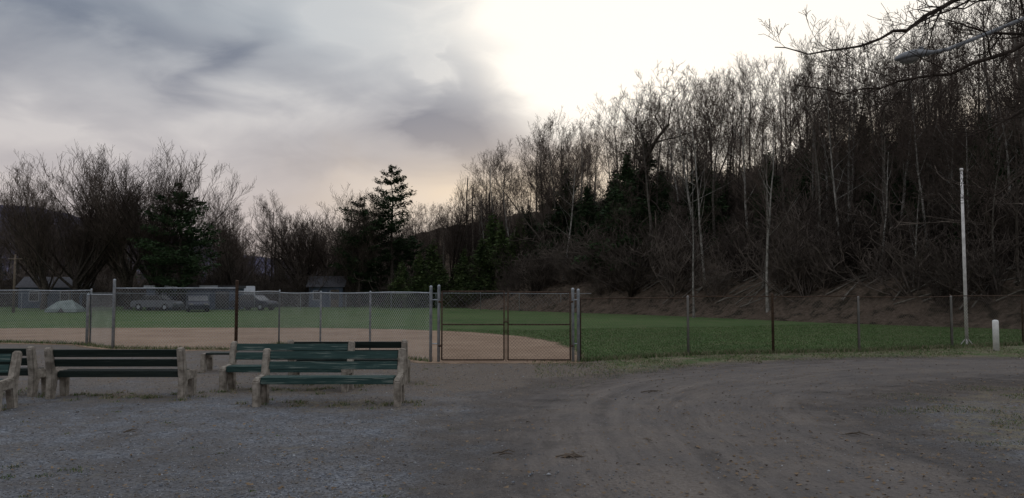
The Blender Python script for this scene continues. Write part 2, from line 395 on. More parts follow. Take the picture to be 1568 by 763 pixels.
def conifer(name,seed,H,W,base,nbr,layered,leafmat,tri,density):
    rg=random.Random(seed); T=Tubes()
    pts=[(rg.gauss(0,.05)*i*.2,rg.gauss(0,.05)*i*.2,H*i/10) for i in range(11)]; pts[0]=(0,0,-.3)
    T.tube(pts,[max(.03,.016*H*(1-i/10.5)) for i in range(11)],6,0)
    for b in range(nbr):
        t=base+(1-base)*((b+rg.random()*.8)/nbr)**.9
        if layered: t=base+(1-base)*round((t-base)/(1-base)*11+rg.gauss(0,.22))/11+rg.gauss(0,.008); t=min(max(t,base),.99)
        z=H*t; az=rg.uniform(0,6.283)
        u=(t-base)/(1-base)
        if layered: L=W*(.35+1.0*math.sin(min(1,u*.95+.12)*math.pi)**.8)*rg.uniform(.4,1.3)*(1.0 if u<.9 else .8)
        else: L=W*(1.05-u)*rg.uniform(.5,1.3)
        L=max(L,.3); up=rg.uniform(.0,.4) if layered else rg.uniform(-.25,.1)
        q=[]; 
        for i in range(5):
            s=i/4; q.append((math.cos(az)*L*s,math.sin(az)*L*s,z+L*(up*s+(.12 if layered else -.12)*s*s)))
        T.tube(q,[.05*(1-i/5)+.012 for i in range(5)],3,0)
        nt_=int(density*L)
        for k in range(nt_):
            s=rg.uniform(.30 if layered else .12,1.05); i=min(3,int(s*4)); f=min(1.2,s*4-i)
            c=[q[i][m]+(q[i+1][m]-q[i][m])*f for m in range(3)]
            wd=(.17 if layered else .20)*L*(1.15-s*.6)
            off=(rg.gauss(0,wd),rg.gauss(0,wd),rg.gauss(0,.13 if layered else .26))
            c=(c[0]+off[0],c[1]+off[1],c[2]+off[2]-abs(off[0]+off[1])*.05)
            bi=len(T.v)
            for _ in range(3):
                T.v.append((c[0]+rg.gauss(0,tri),c[1]+rg.gauss(0,tri),c[2]+rg.gauss(0,tri*.6)))
            T.f.append((bi,bi+1,bi+2)); T.mi.append(1)
    return T.mesh(name,[mat_bark,leafmat],smooth=False)
pineM=conifer('pine_mesh',8,16.4,2.3,.34,60,True,mat_needle,.11,85)
pine2=conifer('pine_b_mesh',6,12.5,2.3,.22,60,True,mat_needle,.11,80)
pine3=conifer('pine_c_mesh',17,12.5,2.7,.12,74,True,mat_needle,.12,75)
hem=[conifer('hemlock_mesh',11+i,12,3.4,.06,85,False,mat_needle,.13,62) for i in range(2)]
evs=[conifer('evergreen_shrub_mesh',21+i,6,2.6,.03,60,False,mat_shrubleaf,.11,75) for i in range(2)]

def inst(name,me,loc,s=1.0,rz=None,parent=None,sx=1.0):
    o=bpy.data.objects.new(name,me); o.location=loc
    o.scale=(s*sx,s*sx,s); o.rotation_euler=(0,0,random.uniform(0,6.28) if rz is None else rz)
    return link(o,parent)
random.seed(4)
for i,(x,y,h,sx) in enumerate([(-46.5,77,15.6,1.1),(-42.2,75,17.2,1.15),(-38.6,78,17.4,1.1),(-34.6,76,15.4,1.0),(-49.5,82,14.5,1.05),(-44,80,16.6,1.0),(-36.5,80,16,1.0)]):
    inst('bare_tree',vase[i%4],(x,y,0),h/16,i*1.7+.4,sx=sx)
for i,(x,y,h) in enumerate([(-32.2,90,14.2),(-28.3,92,13.0),(-24.6,93,13.2),(-20.0,95,13.8),(-18.0,90,14.6),(-36,95,13.5),(-22.4,98,14),(-30.2,97,14.6),(-26,96,13)]):
    inst('bare_tree',forest[i%6] if i%2 else vase[i%4],(x,y,0),h/16,i*2.1,sx=1.15)
inst('pine_tree',pineM,(-14.0,90,0),1.0,.6)
inst('pine_tree',pine2,(-17.6,89,0),1.0,2.0)
inst('pine_tree',pine2,(-15.8,93,0),.88,4.0)
inst('pine_tree',pine3,(-12.0,93,0),.66,3.0)
inst('pine_tree',pine3,(-31.8,74,0),.95,4.0,sx=1.05)
inst('bare_tree',vase[1],(-7.2,92,.5),15.3/16,.9,sx=.8)
for x,y,h,s in ((-5.3,91,15.2,2),(-2.7,92,13.5,3),(-4.6,90,14,5)):
    T=Tubes(); rg=random.Random(s)
    pts=[(rg.gauss(0,.05),rg.gauss(0,.05),h*k/8) for k in range(9)]
    T.tube(pts,[.17-.013*k for k in range(9)],6,0,cap=True)
    for k in range(7):
        z=h*rg.uniform(.45,.95); a=rg.uniform(0,6.28); l=rg.uniform(.4,1.5)
        T.tube([(0,0,z),(math.cos(a)*l,math.sin(a)*l,z+l*rg.uniform(-.2,.7))],[.05,.02],4,0)
    o=T.obj('dead_tree',[mat_bark]); o.location=(x,y,0)
tl=empty('distant_treeline')
for i in range(130):
    y=random.uniform(96,135); x=random.uniform(-.76*y,6-0.05*y)
    h=random.uniform(10,14)*(.9+.1*y/110)
    inst('tree',random.choice(forest+vase[:2]),(x,y,HZ(x,y)*.5),h/16,parent=tl,sx=1.2)
for i in range(150):
    y=random.uniform(88,110); x=random.uniform(-.75*y,-2)
    inst('undergrowth',random.choice(shrub),(x,y,0),random.uniform(1.0,2.2),parent=tl,sx=1.3)
for i in range(30):
    y=random.uniform(92,118); x=random.uniform(-.7*y,-6)
    inst('evergreen',random.choice(evs+hem),(x,y,0),random.uniform(.4,.75),parent=tl)
for i,(x,y,s) in enumerate([(-10.2,85,1.0),(-8.0,86,.85),(-5.4,87,1.05),(-3.2,84,1.1),(-1.2,86,1.15),(-12,84,.8),(.8,88,1.1),(-9,89,1.2),(-2.2,89,1.3)]):
    inst('evergreen_bush',evs[i%2],(x,y,HZ(x,y)),s,i*1.3)
fr=empty('hillside_forest')
cnt=0
random.seed(11)
while cnt<175:
    y=random.uniform(30,130); u=random.uniform(-.05,.80); x=u*y
    s=float(hs(x,y))
    if s<2.5 or s>52: continue
    if random.random()<max(0,(s-18)/38): continue
    h=random.choice((random.uniform(8.5,12.5),random.uniform(12.5,16),random.uniform(15,18.5)))*(1.0 if s>6 else .85)
    pale=(s<24 and random.random()<.22)
    m=random.choice(palet if pale else forest)
    o=inst('tree',m,(x,y,HZ(x,y)-.2),h/16,parent=fr,sx=random.uniform(.85,1.25))
    o.rotation_euler=(random.gauss(0,.04),random.gauss(0,.04),o.rotation_euler[2]); cnt+=1
cnt=0
while cnt<480:
    y=random.uniform(30,120); u=random.uniform(-.06,.80); x=u*y; s=float(hs(x,y))
    if s<1.8 or s>45: continue
    inst('undergrowth',random.choice(shrub),(x,y,HZ(x,y)-.1),random.uniform(.7,2.2),parent=fr,sx=1.2); cnt+=1
cnt=0
while cnt<50:
    y=random.uniform(45,115); u=random.uniform(.0,.76); x=u*y; s=float(hs(x,y))
    if s<7 or s>34: continue
    inst('hemlock',random.choice(hem),(x,y,HZ(x,y)-.2),random.uniform(.35,.75),parent=fr,sx=random.uniform(1,1.4)); cnt+=1
inst('hemlock_tree',hem[0],(10.2,68,HZ(10.2,68)),.90,.3,sx=1.2)
inst('hemlock_tree',hem[1],(12.6,72,HZ(12.6,72)),.90,.3,sx=1.2)
inst('hemlock_tree',hem[1],(5.8,82,HZ(5.8,82)),.85,1.3,sx=1.3)
inst('gnarled_tree',gnarl[0],(9.3,74,HZ(9.3,74)),17/16,.8)
inst('bare_tree',vase[2],(3.6,84,HZ(3.6,84)),16.5/16,.8,sx=.8)
for i,(x,y,h) in enumerate([(12.3,52.5,13),(16.5,50,15),(14.5,58,17),(21.5,50,16),(24,54,18),(19,62,18),(26,48,15),(29,46,15),(22.5,58,18),(33,52,17)]):
    inst('sycamore_tree',palet[i%3],(x,y,HZ(x,y)-.2),h/16,i*2.4,sx=.85)
T=Tubes(); rg=random.Random(5)
for k in range(90):
    x0=rg.uniform(9,26); y0=63-(x0-7.8)*1.73+rg.uniform(2,9); l=rg.uniform(1,4); a=rg.uniform(-.7,.5)
    if HZ(x0,y0)<.3: continue
    x1,y1=x0+l*math.cos(a),y0+l*math.sin(a)
    T.tube([(x0,y0,HZ(x0,y0)+.15),((x0+x1)/2,(y0+y1)/2,HZ((x0+x1)/2,(y0+y1)/2)+.3),(x1,y1,HZ(x1,y1)+.2)],[.05,.035,.02],5,0)
T.obj('fallen_branches',[mat_barkmid])

# ------------------------------------------------------------------ overhanging near tree (trunk stands right of the view)
def limb(T,rg,pts,r0,r1,nk,P):
    n=len(pts); out=[pts[0]]; 
    for i in range(n-1):
        for k in range(1,4):
            t=k/3; out.append(tuple(pts[i][m]+(pts[i+1][m]-pts[i][m])*t+rg.gauss(0,.03) for m in range(3)))
    m=len(out); rad=[r1+(r0-r1)*(1-i/(m-1))**1.6 for i in range(m)]
    T.tube(out,rad,6,0)
    for j in range(nk):
        t=rg.uniform(.12,1)*(m-1.01); i=int(t); pos=out[i]
        d=norm(tuple(out[i+1][q]-out[i][q] for q in range(3)))
        pp=perp(d,rg); a=math.radians(rg.uniform(25,65))
        cd=norm(tuple(d[q]*math.cos(a)+pp[q]*math.sin(a) for q in range(3)))
        grow(T,rg,pos,cd,rg.uniform(.5,1.4),max(.006,rad[i]*.45),0,P)
Pt=dict(segs=[5,4,3],wob=[.16,.2,.2],trop=[.03,.02,0],tip=[.35,.4,.5],rmin=.0042,sides=[4,3,3],mi=[0,0,0],max=2,
    kids=[6,4],start=[.2,.2],ang=[(25,60),(25,65)],lr=[.5,.5],fall=[.4,.3],rr=[.6,.7],flare=False)
T=Tubes(); rg=random.Random(77)
T.tube([(12.6,14.5,-.2),(12.5,14.4,2),(12.2,14.3,4.5),(12.1,14.2,7),(12.0,14.5,10),(11.8,14.6,13)],[.48,.36,.31,.26,.18,.06],9,0)
limb(T,rg,[(12.1,14.2,7.0),(10.4,13.6,7.4),(8.6,13.0,7.15),(7.59,13,6.74),(6.76,13,6.27),(6.0,13,5.96),(5.12,13,5.80),(4.5,13,5.98)],.10,.009,20,Pt)
limb(T,rg,[(12.15,14.3,5.4),(10.4,13.2,6.2),(8.96,12.6,6.02),(8.3,12.6,5.74),(7.3,12.7,5.40),(6.54,13,5.30),(5.67,13,5.12),(4.84,13,5.26)],.085,.008,18,Pt)
limb(T,rg,[(12.2,14.3,5.0),(10.5,14,5.4),(9.3,13.6,5.1),(8.5,13.4,4.7),(7.9,13.3,4.45)],.07,.008,16,Pt)
limb(T,rg,[(12.2,14.3,4.2),(10.5,14.2,4.6),(9.4,13.9,4.1),(8.8,13.7,3.6),(8.4,13.7,3.3)],.06,.007,14,Pt)
limb(T,rg,[(12.05,14.3,8.0),(10.5,14.2,8.0),(9.3,14.2,7.4),(8.4,14.1,7.0),(7.6,14,6.9)],.07,.008,16,Pt)
limb(T,rg,[(12.1,14.3,6.4),(10.6,15,6.8),(9.5,15.3,7.0),(8.8,15.6,7.4)],.07,.010,14,Pt)
mat_nb=simple('near_branch_bark',(.028,.022,.018),(.06,.048,.04),12,.95,spec=.05)
T.obj('overhanging_tree',[mat_nb])

# ------------------------------------------------------------------ street lamp
L=empty('street_lamp',(0,0,0))
bm=bmesh.new(); bmesh.ops.create_uvsphere(bm,u_segments=20,v_segments=12,radius=1)
for v in bm.verts:
    x,y,z=v.co
    w=1.0 if x<0 else 1-.45*x
    v.co=(x*.38,y*.16*w,(z*.115*w if z>0 else z*.05))
me=bpy.data.meshes.new('housing'); bm.to_mesh(me); bm.free(); me.materials.append(mat_lamp)
for p in me.polygons: p.use_smooth=True
o=link(bpy.data.objects.new('housing',me),L); o.location=(7.3,13.8,6.02); o.rotation_euler=(0,math.radians(-11),0)
bm=bmesh.new(); bmesh.ops.create_uvsphere(bm,u_segments=16,v_segments=10,radius=1)
for v in bm.verts: v.co=(v.co.x*.19,v.co.y*.11,v.co.z*.085)
me=bpy.data.meshes.new('lens'); bm.to_mesh(me); bm.free(); me.materials.append(mat_lens)
o=link(bpy.data.objects.new('lens',me),L); o.location=(7.2,13.8,5.965); o.rotation_euler=(0,math.radians(-11),0)
T=Tubes()
T.tube([(7.55,13.8,6.07),(7.9,13.8,6.14),(8.6,13.8,6.42),(9.4,13.8,6.75),(10.3,13.8,6.95)],[.034]*5,8,0)
T.tube([(10.3,13.8,0),(10.3,13.8,7.6)],[.14,.10],12,0,cap=True)
T.obj('arm_and_pole',[mat_lamp],L)
box('photocell',(7.42,13.8,6.16),(.07,.07,.06),mat_lamp,L,.01)

# ------------------------------------------------------------------ benches
def bench(loc,rz,L=2.26,back=True,paint=None):
    paint=paint or mat_paint
    e=empty('park_bench',(loc[0],loc[1],0),rz)
    prof=[(-.27,-.02),(-.16,-.02),(-.13,.29),(.08,.29),(.14,-.02),(.26,-.02),(.245,.36),(.335,.80),(.305,.85),(.235,.84),(.125,.455),(-.235,.43),(-.285,.38)]
    if not back: prof=[(-.24,-.02),(-.14,-.02),(-.12,.28),(.12,.28),(.14,-.02),(.24,-.02),(.23,.40),(-.23,.40)]
    for sgn in (-1,1):
        extrude_profile('concrete_end',prof,.11,mat_conc,e,.016,sgn*(L/2-.055))
    Ls=L-.235
    def slat(nm,y,z,w,t,rx):
        return box(nm,(0,y,z),(Ls,w,t),paint,e,.006,(rx+random.gauss(0,.02),0,random.uniform(-.003,.003)))
    for i,y in enumerate((-.20,-.085,.03)): slat('seat_slat',y,.425 if back else .40,.10,.038,math.radians(2+random.uniform(-1,1)))
    if back:
        for z in (.585,.745):
            slat('back_slat',.165+(z-.455)*.27,z,.125,.036,math.radians(90-15))
        box('rail',(0,-.235,.375),(Ls,.035,.07),paint,e,.004)
        box('rear_rail',(0,.10,.385),(Ls,.035,.09),paint,e,.004)
    return e
random.seed(2)
bench((-2.83,12.15),.01)
bench((-4.0,13.9),-.02)
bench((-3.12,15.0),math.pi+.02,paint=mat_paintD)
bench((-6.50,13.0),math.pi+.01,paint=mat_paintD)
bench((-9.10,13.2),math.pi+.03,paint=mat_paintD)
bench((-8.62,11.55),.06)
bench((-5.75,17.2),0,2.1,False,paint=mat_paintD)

# ------------------------------------------------------------------ fences
def chain(T,a,b,z0,z1,pitch,r,mi=0):
    ax,ay=a; bx,by=b; Lf=math.hypot(bx-ax,by-ay); ux,uy=(bx-ax)/Lf,(by-ay)/Lf; nx,ny=-uy,ux; h=z1-z0
    def pt(s,z,o): return (ax+ux*s+nx*o,ay+uy*s+ny*o,z)
    s=-h
    while s<Lf:
        s0=max(s,0); s1=min(s+h,Lf)
        if s1>s0:
            T.tube([pt(s0,z0+(s0-s),.003),pt(s1,z0+(s1-s),.003)],[r,r],3,mi)
            T.tube([pt(s0,z1-(s0-s),-.003),pt(s1,z1-(s1-s),-.003)],[r,r],3,mi)
        s+=pitch
def post(T,x,y,h,r=.03,mi=1):
    T.tube([(x,y,-.1),(x,y,h-.02),(x,y,h),(x,y,h+.03)],[r,r,r*1.15,r*.4],8,mi,cap=True)
def fence(name,runs,mats,pitch=.10,wr=.0032,rail=.021,railmi=1,bottom=False):
    e=empty(name); TW=Tubes(); TP=Tubes(); rg=random.Random(1)
    for (a,b,h,spacing) in runs:
        chain(TW,a,b,.05,h,pitch,wr)
        n=max(1,round(math.hypot(b[0]-a[0],b[1]-a[1])/spacing))
        pts=[(a[0]+(b[0]-a[0])*i/n,a[1]+(b[1]-a[1])*i/n) for i in range(n+1)]
        m=n*3; TP.tube([(a[0]+(b[0]-a[0])*i/m,a[1]+(b[1]-a[1])*i/m,h+(rg.gauss(0,.012) if 0<i<m else 0)) for i in range(m+1)],[rail]*(m+1),6,0)
        for p in pts: post(TP,p[0],p[1],h+.03,.028,0)
    TW.obj('wire_mesh',[mats[0]],e); TP.obj('posts_and_rails',[mats[1]],e)
    return e
WG=[mat_wire,mat_galv]
fl=fence('chain_link_fence',[((-2.04,19.5),(-7.8,26),1.72,2.9),((-8.35,23.5),(-12.3,24),1.86,9),((-7.8,26),(-8.35,23.5),1.76,9),
    ((-12.3,24),(-13.9,25.6),1.66,9),((-13.9,25.6),(-17.9,27),1.80,9),((-17.9,27),(-30,29),1.86,3)],WG)
T=Tubes(); post(T,-12.3,23.95,2.12,.045,0); post(T,-13.95,25.5,1.66,.05,0); T.obj('tall_post',[mat_galv],fl)
T=Tubes(); post(T,-8.33,23.45,2.08,.05,0); T.obj('rusty_post',[mat_rust],fl)
rr=fence('chain_link_fence',[((1.72,19.6),(4.89,21.6),1.57,9),((4.89,21.6),(7.48,22.3),1.62,9),((7.48,22.3),(10.17,22.8),1.62,9),
    ((10.17,22.8),(13.8,24.4),1.60,9),((13.8,24.4),(20,27),1.62,3.3),((20,27),(34,34),1.62,3.3)],[mat_wirerust,mat_rust],pitch=.10,wr=.0026,rail=.018)
T=Tubes(); post(T,4.89,21.56,1.62,.033,0); post(T,10.17,22.76,1.6,.033,0); post(T,13.8,24.36,1.6,.035,0); T.obj('line_post',[mat_sidingL],rr)
T=Tubes(); post(T,7.48,22.26,1.68,.038,0); T.obj('terminal_post',[mat_rust],rr)
ff=fence('chain_link_fence',[((-75,70),(-3,74),1.62,4.2),((-3,74),(8,66),1.6,4.0)],WG,pitch=.4,wr=.004,rail=.025)
gt=empty('chain_link_gate'); T=Tubes()
for x,h in ((-2.04,1.88),(-1.84,1.90),(1.53,1.82),(1.67,1.80)): post(T,x,19.5+(.03 if x>1.6 else 0),h,.038,0)
for z in (.45,1.55): T.tube([(-2.04,19.5,z),(-1.84,19.5,z)],[.016,.016],6,0); T.tube([(1.53,19.5,z),(1.67,19.53,z)],[.016,.016],6,0)
T.obj('gate_posts',[mat_galv],gt)
for nm,x0,x1,z in (('left_leaf',-1.76,-.20,1.76),('right_leaf',-.10,1.46,1.74)):
    T=Tubes()
    for a,b in (((x0,.05),(x1,.05)),((x0,z),(x1,z)),((x0,.93),(x1,.93)),((x0,.05),(x0,z)),((x1,.05),(x1,z))):
        T.tube([(a[0],19.48,a[1]),(b[0],19.48,b[1])],[.021,.021],6,0,cap=True)
    T.obj(nm+'_frame',[mat_rust],gt)
    T=Tubes(); chain(T,(x0,19.46),(x1,19.46),.06,z-.01,.085,.0028); T.obj(nm+'_wire',[mat_wirerust],gt)
T=Tubes()
for hx,z in ((-1.80,.4),(-1.80,1.5),(1.49,.4),(1.49,1.5)): T.tube([(hx-.05,19.48,z),(hx+.05,19.48,z)],[.03,.03],6,0,cap=True)
T.tube([(-.22,19.45,1.0),(-.08,19.45,1.0)],[.02,.02],6,0,cap=True); T.tube([(-.15,19.45,.02),(-.15,19.45,1.1)],[.012,.012],6,0,cap=True)
T.obj('hinges_and_latch',[mat_rust],gt)

e=empty('foul_pole',(14.75,25.2,0)); T=Tubes()
T.tube([(0,0,0),(0,0,3),(0,0,5.75)],[.055,.05,.04],10,0,cap=True)
T.tube([(0,0,5.72),(0,0,5.80)],[.06,.05],8,0,cap=True); T.tube([(0,0,5.0),(.05,0,5.0)],[.02,.02],6,0)
for a in (0,2.1,4.2): T.tube([(math.cos(a)*.22,math.sin(a)*.22,0),(0,0,.28)],[.016,.016],6,0)
T.obj('pole',[mat_poleW],e)
T=Tubes(); T.tube([(0,0,0),(0,0,.86),(0,0,.90),(0,0,.915)],[.085,.085,.075,.03],14,0,cap=True)
o=T.obj('white_bollard',[mat_white]); o.location=(14.45,23.2,0)

# ------------------------------------------------------------------ distant built things
def gable_house(loc,rz,w,d,h,rh,wall,roof,name='house'):
    e=empty(name,loc,rz)
    box('walls',(0,0,h/2),(w,d,h),wall,e)
    v=[(-w/2-.3,-d/2-.3,h+.01),(w/2+.3,-d/2-.3,h+.01),(w/2+.3,d/2+.3,h+.01),(-w/2-.3,d/2+.3,h+.01),(-w/2-.3,0,h+rh),(w/2+.3,0,h+rh)]
    mesh_obj('roof',v,[(0,1,5,4),(2,3,4,5),(0,4,3),(1,2,5),(0,3,2,1)],roof,e)
    for i in range(max(2,int(w/2.5))):
        x=-w/2+w*(i+.5)/max(2,int(w/2.5))
        box('window_frame',(x,-d/2-.02,h*.58),(1.0,.06,1.1),mat_offwhite,e); box('window',(x,-d/2-.05,h*.58),(.84,.06,.94),mat_glass,e)
    box('door',(w*.02+w*.25,-d/2-.03,1.0),(.9,.05,2.0),mat_wood,e)
    return e
gable_house((-21.6,91,0),.1,3.8,4,2.3,1.3,mat_siding,mat_roof)
gable_house((-50.5,86,0),.25,6,5,2.2,1.2,mat_siding,mat_roof)
e=empty('storage_building',(-31.8,78,0),.04)
box('walls',(0,0,1.05),(8.6,3,2.1),mat_siding,e)
for i in range(5): box('roof_panel',(-3.6+i*1.8,-.1,2.24),(1.72,3.4,.26),mat_offwhite if i in (0,1,3) else mat_roof,e,.02)
for i in range(4): box('door',(-3.2+i*2.1,-1.53,.95),(1.3,.06,1.7),mat_glass if i%2 else mat_siding,e)
e=empty('tent',(-38.0,66,0),.15); e.scale=(.85,.85,.85)
mesh_obj('canopy',[(-1.5,-1.2,.05),(1.5,-1.2,.05),(1.5,1.2,.05),(-1.5,1.2,.05),(-.7,0,1.15),(.6,0,1.25),(-1.45,-1.1,.35),(1.45,-1.1,.35),(1.45,1.1,.35),(-1.45,1.1,.35)],
  [(0,1,7,6),(1,2,8,7),(2,3,9,8),(3,0,6,9),(6,7,5,4),(8,9,4,5),(6,4,9),(7,8,5)],mat_canvas,e)
mesh_obj('opening',[(-.3,-1.215,.06),(.35,-1.215,.06),(.03,-1.2,.5)],[(0,1,2)],mat_glass,e)
def vehicle(name,loc,rz,prof,cab,w,paint,wheels,wr=.33):
    e=empty(name,loc,rz)
    extrude_profile('body',prof,w,paint,e,.05)
    if cab: extrude_profile('windows',cab,w-.14,mat_glass,e,.03)
    for y in wheels:
        for sx in (-1,1):
            T=Tubes(); T.tube([(sx*(w/2-.2),y,wr),(sx*(w/2+.015),y,wr)],[wr,wr],18,0,cap=True); T.tube([(sx*(w/2),y,wr),(sx*(w/2+.03),y,wr)],[wr*.55,wr*.5],14,1,cap=True)
            T.obj('wheel',[mat_tyre,mat_galv],e,smooth=False)
    return e
car_prof=[(-2.2,.3),(2.2,.3),(2.25,.7),(2.1,.92),(1.3,.98),(-1.0,.96),(-2.0,.86),(-2.25,.62)]
cab_prof=[(-1.15,.94),(1.45,.95),(.95,1.40),(-.45,1.42)]
for loc,rz,pm in (((-28.0,69,0),25,mat_carD),((-33.4,73,0),80,mat_carS),((-24.6,74,0),70,mat_carD)):
    e=vehicle('parked_car',loc,math.radians(rz),car_prof,cab_prof,1.76,pm,(-1.35,1.35))
    extrude_profile('roof',[(-.5,1.40),(.98,1.38),(.9,1.46),(-.42,1.47)],1.6,pm,e,.02)
    for x in (-.6,.6): box('headlight',(x,-2.235,.68),(.32,.05,.14),mat_lens,e,.02)
van_prof=[(-2.4,.4),(2.4,.4),(2.45,2.1),(2.3,2.35),(-1.3,2.4),(-1.8,1.7),(-2.4,1.2)]
e=vehicle('parked_van',(-29.8,87,0),math.radians(20),van_prof,None,1.7,mat_offwhite,(-1.6,1.5),.36)
mesh_obj('windscreen',[(-.7,-1.80,1.74),(.7,-1.80,1.74),(.7,-2.34,1.28),(-.7,-2.34,1.28)],[(0,3,2,1)],mat_glass,e).location=(0,-.05,.03)
for sx in (-1,1): box('side_window',(sx*.86,-.9,1.75),(.04,1.0,.55),mat_glass,e,.01)
e=empty('utility_pole',(-41.8,65,0)); T=Tubes(); T.tube([(0,0,0),(0,0,4.9)],[.11,.08],8,0,cap=True); T.tube([(-.6,0,4.5),(.6,0,4.5)],[.05,.05],4,0,cap=True); T.obj('pole',[mat_wood],e)

# ------------------------------------------------------------------ small ground clutter
def fast_mesh(name,verts,faces,mats,mi=None):
    verts=np.asarray(verts,np.float32); faces=np.asarray(faces,np.int32); k=faces.shape[1]
    me=bpy.data.meshes.new(name); me.vertices.add(len(verts)); me.vertices.foreach_set('co',verts.ravel())
    me.loops.add(faces.size); me.loops.foreach_set('vertex_index',faces.ravel())
    me.polygons.add(len(faces)); me.polygons.foreach_set('loop_start',np.arange(0,faces.size,k,dtype=np.int32))
    for m in mats: me.materials.append(m)
    if mi is not None: me.polygons.foreach_set('material_index',np.asarray(mi,np.int32))
    me.update(calc_edges=True); me.validate()
    return link(bpy.data.objects.new(name,me))
rg=np.random.default_rng(21)
n=42000
d=6.0+13*rg.random(n)**1.7; ang=rg.uniform(-.62,.62,n); px=d*np.tan(ang); py=d
rr_=np.hypot(px-12,py-8); inroad=(rr_>7.6)&(rr_<12.2)
keep=(~inroad)|(rg.random(n)<.22); px,py=px[keep],py[keep]; inroad=inroad[keep]; n=len(px)
sz=rg.uniform(.004,.011,n)*(1+1.2*(rg.random(n)<.04))
oct_=np.array([(1,0,0),(0,1,0),(-1,0,0),(0,-1,0),(0,0,.65),(0,0,-.65)],float)
v=oct_[None]*sz[:,None,None]*rg.uniform(.6,1.3,(n,6,1)); 
a=rg.uniform(0,6.28,n); c,s_=np.cos(a),np.sin(a)
vx=v[...,0]*c[:,None]-v[...,1]*s_[:,None]; vy=v[...,0]*s_[:,None]+v[...,1]*c[:,None]
zz=np.where(inroad,.045,.003)
V=np.stack([vx+px[:,None],vy+py[:,None],v[...,2]+zz[:,None]],-1).reshape(-1,3)
F=np.array([(0,1,4),(1,2,4),(2,3,4),(3,0,4),(1,0,5),(2,1,5),(3,2,5),(0,3,5)])
Fa=(F[None]+6*np.arange(n)[:,None,None]).reshape(-1,3)
st1=simple('stone_grey',(.10,.11,.128),(.20,.213,.24),3,.9,bs=0); st2=simple('stone_light',(.26,.27,.285),(.38,.39,.41),3,.9,bs=0); st3=simple('stone_brown',(.10,.088,.076),(.19,.169,.148),3,.9,bs=0)
mi=np.repeat(rg.choice([0,0,0,0,1,2,2,2],n),8)
fast_mesh('gravel',V,Fa,[st1,st2,st3],mi)
def blades(px,py,h,w,z,mats,mi,name):
    n=len(px); a=rg.uniform(0,6.28,n); dx,dy=np.cos(a)*w,np.sin(a)*w; lx,ly=rg.normal(0,.45,n)*h,rg.normal(0,.45,n)*h
    V=np.stack([np.stack([px-dx,py-dy,z],-1),np.stack([px+dx,py+dy,z],-1),np.stack([px+lx,py+ly,z+h],-1)],1).reshape(-1,3)
    fast_mesh(name,V,np.arange(3*n).reshape(-1,3),mats,mi)
gm1=simple('grass_blade_green',(.046,.092,.026),(.086,.142,.046),.8,.7,bs=0,spec=.1)
gm2=simple('grass_blade_light',(.105,.14,.062),(.16,.178,.094),.8,.7,bs=0,spec=.1)
gm3=simple('grass_blade_straw',(.17,.148,.096),(.29,.255,.178),.8,.8,bs=0,spec=.1)
PX=[];PY=[];HH=[];MI=[]
def addb(x,y,h,m): PX.append(x);PY.append(y);HH.append(h);MI.append(m)
n=90000; x=rg.uniform(.5,22,n); y=rg.uniform(14,29,n); fyv=fenceY(x); r2=np.hypot(x-12,y-8)
nz=np.array([mnoise.noise((a*.55,b*.55,0)) for a,b in zip(x,y)])
k=(y<fyv+.3)&(r2>12.5+nz*1.2)&(nz+rg.normal(0,.15,n)>-.12)
addb(x[k],y[k],rg.uniform(.02,.06,k.sum()),rg.choice([0,0,1,2,2,2],k.sum()))
n=26000; x=rg.uniform(-20,26,n); y=fenceY(x)+rg.normal(0,.12,n); kk=(x>1.7)|(x<-2)
kk&=(x>1.7)|(rg.random(n)<.45)
addb(x[kk],y[kk],rg.uniform(.03,.15,kk.sum()),rg.choice([0,0,1,2,2],kk.sum()))
n=90000; x=rg.uniform(-3,26,n); y=fenceY(x)+rg.random(n)**1.4*16
rr2=((np.abs(x+14)/15.9)**2.4+(np.abs(y-22)/15.9)**2.4)**(1/2.4); k=rr2>1.0
k&=hs(x,y)<0
addb(x[k],y[k],rg.uniform(.02,.055,k.sum()),rg.choice([0,1,2],k.sum(),p=[.82,.12,.06]))
n=24000; x=rg.uniform(5.2,12,n); y=rg.uniform(6.5,14.5,n); r2=np.hypot(x-12,y-8)
nz=np.array([mnoise.noise((a*.8,b*.8,3)) for a,b in zip(x,y)]); k=(r2<7.5+nz)&(nz>.06)
addb(x[k],y[k],rg.uniform(.015,.035,k.sum()),rg.choice([0,1,2,2],k.sum()))
for i in range(45):
    cx=rg.uniform(-9,1.5); cy=6.4+rg.random()**1.2*12; m=int(rg.integers(6,30)); q=rg.uniform(.02,.06)
    addb(rg.normal(cx,q,m),rg.normal(cy,q*.7,m),rg.uniform(.010,.025,m),rg.choice([0,1,2],m))
for i in range(5):
    cx=rg.uniform(-5.0,-3.9); cy=rg.uniform(7.3,7.9); m=35
    addb(rg.normal(cx,.06,m),rg.normal(cy,.05,m),rg.uniform(.012,.03,m),rg.choice([0,0,1,2],m))
for bx,by in ((-2.83,12.15),(-4,13.9),(-3.1,15),(-6.5,13),(-9.1,13.2),(-8.6,11.5)):
    for i in range(22):
        m=int(rg.integers(8,45)); cx=bx+rg.uniform(-1.4,1.4); cy=by+rg.normal(0,.3)
        addb(rg.normal(cx,.06,m),rg.normal(cy,.05,m),rg.uniform(.02,.06,m),rg.choice([0,1,2,2],m))
px,py,hh,mi=map(np.concatenate,(PX,PY,HH,MI))
blades(px,py,hh,np.clip(.004+py*.00028,.004,.012),np.full(len(px),.0),[gm1,gm2,gm3],mi,'grass')
n=5600; d=6.2+15*rg.random(n)**1.3; px=rg.uniform(-.66,.66,n)*d; py=d
w=.45+.55*((px>2)|(py>15)); k=rg.random(n)<w; px,py=px[k],py[k]; n=len(px)
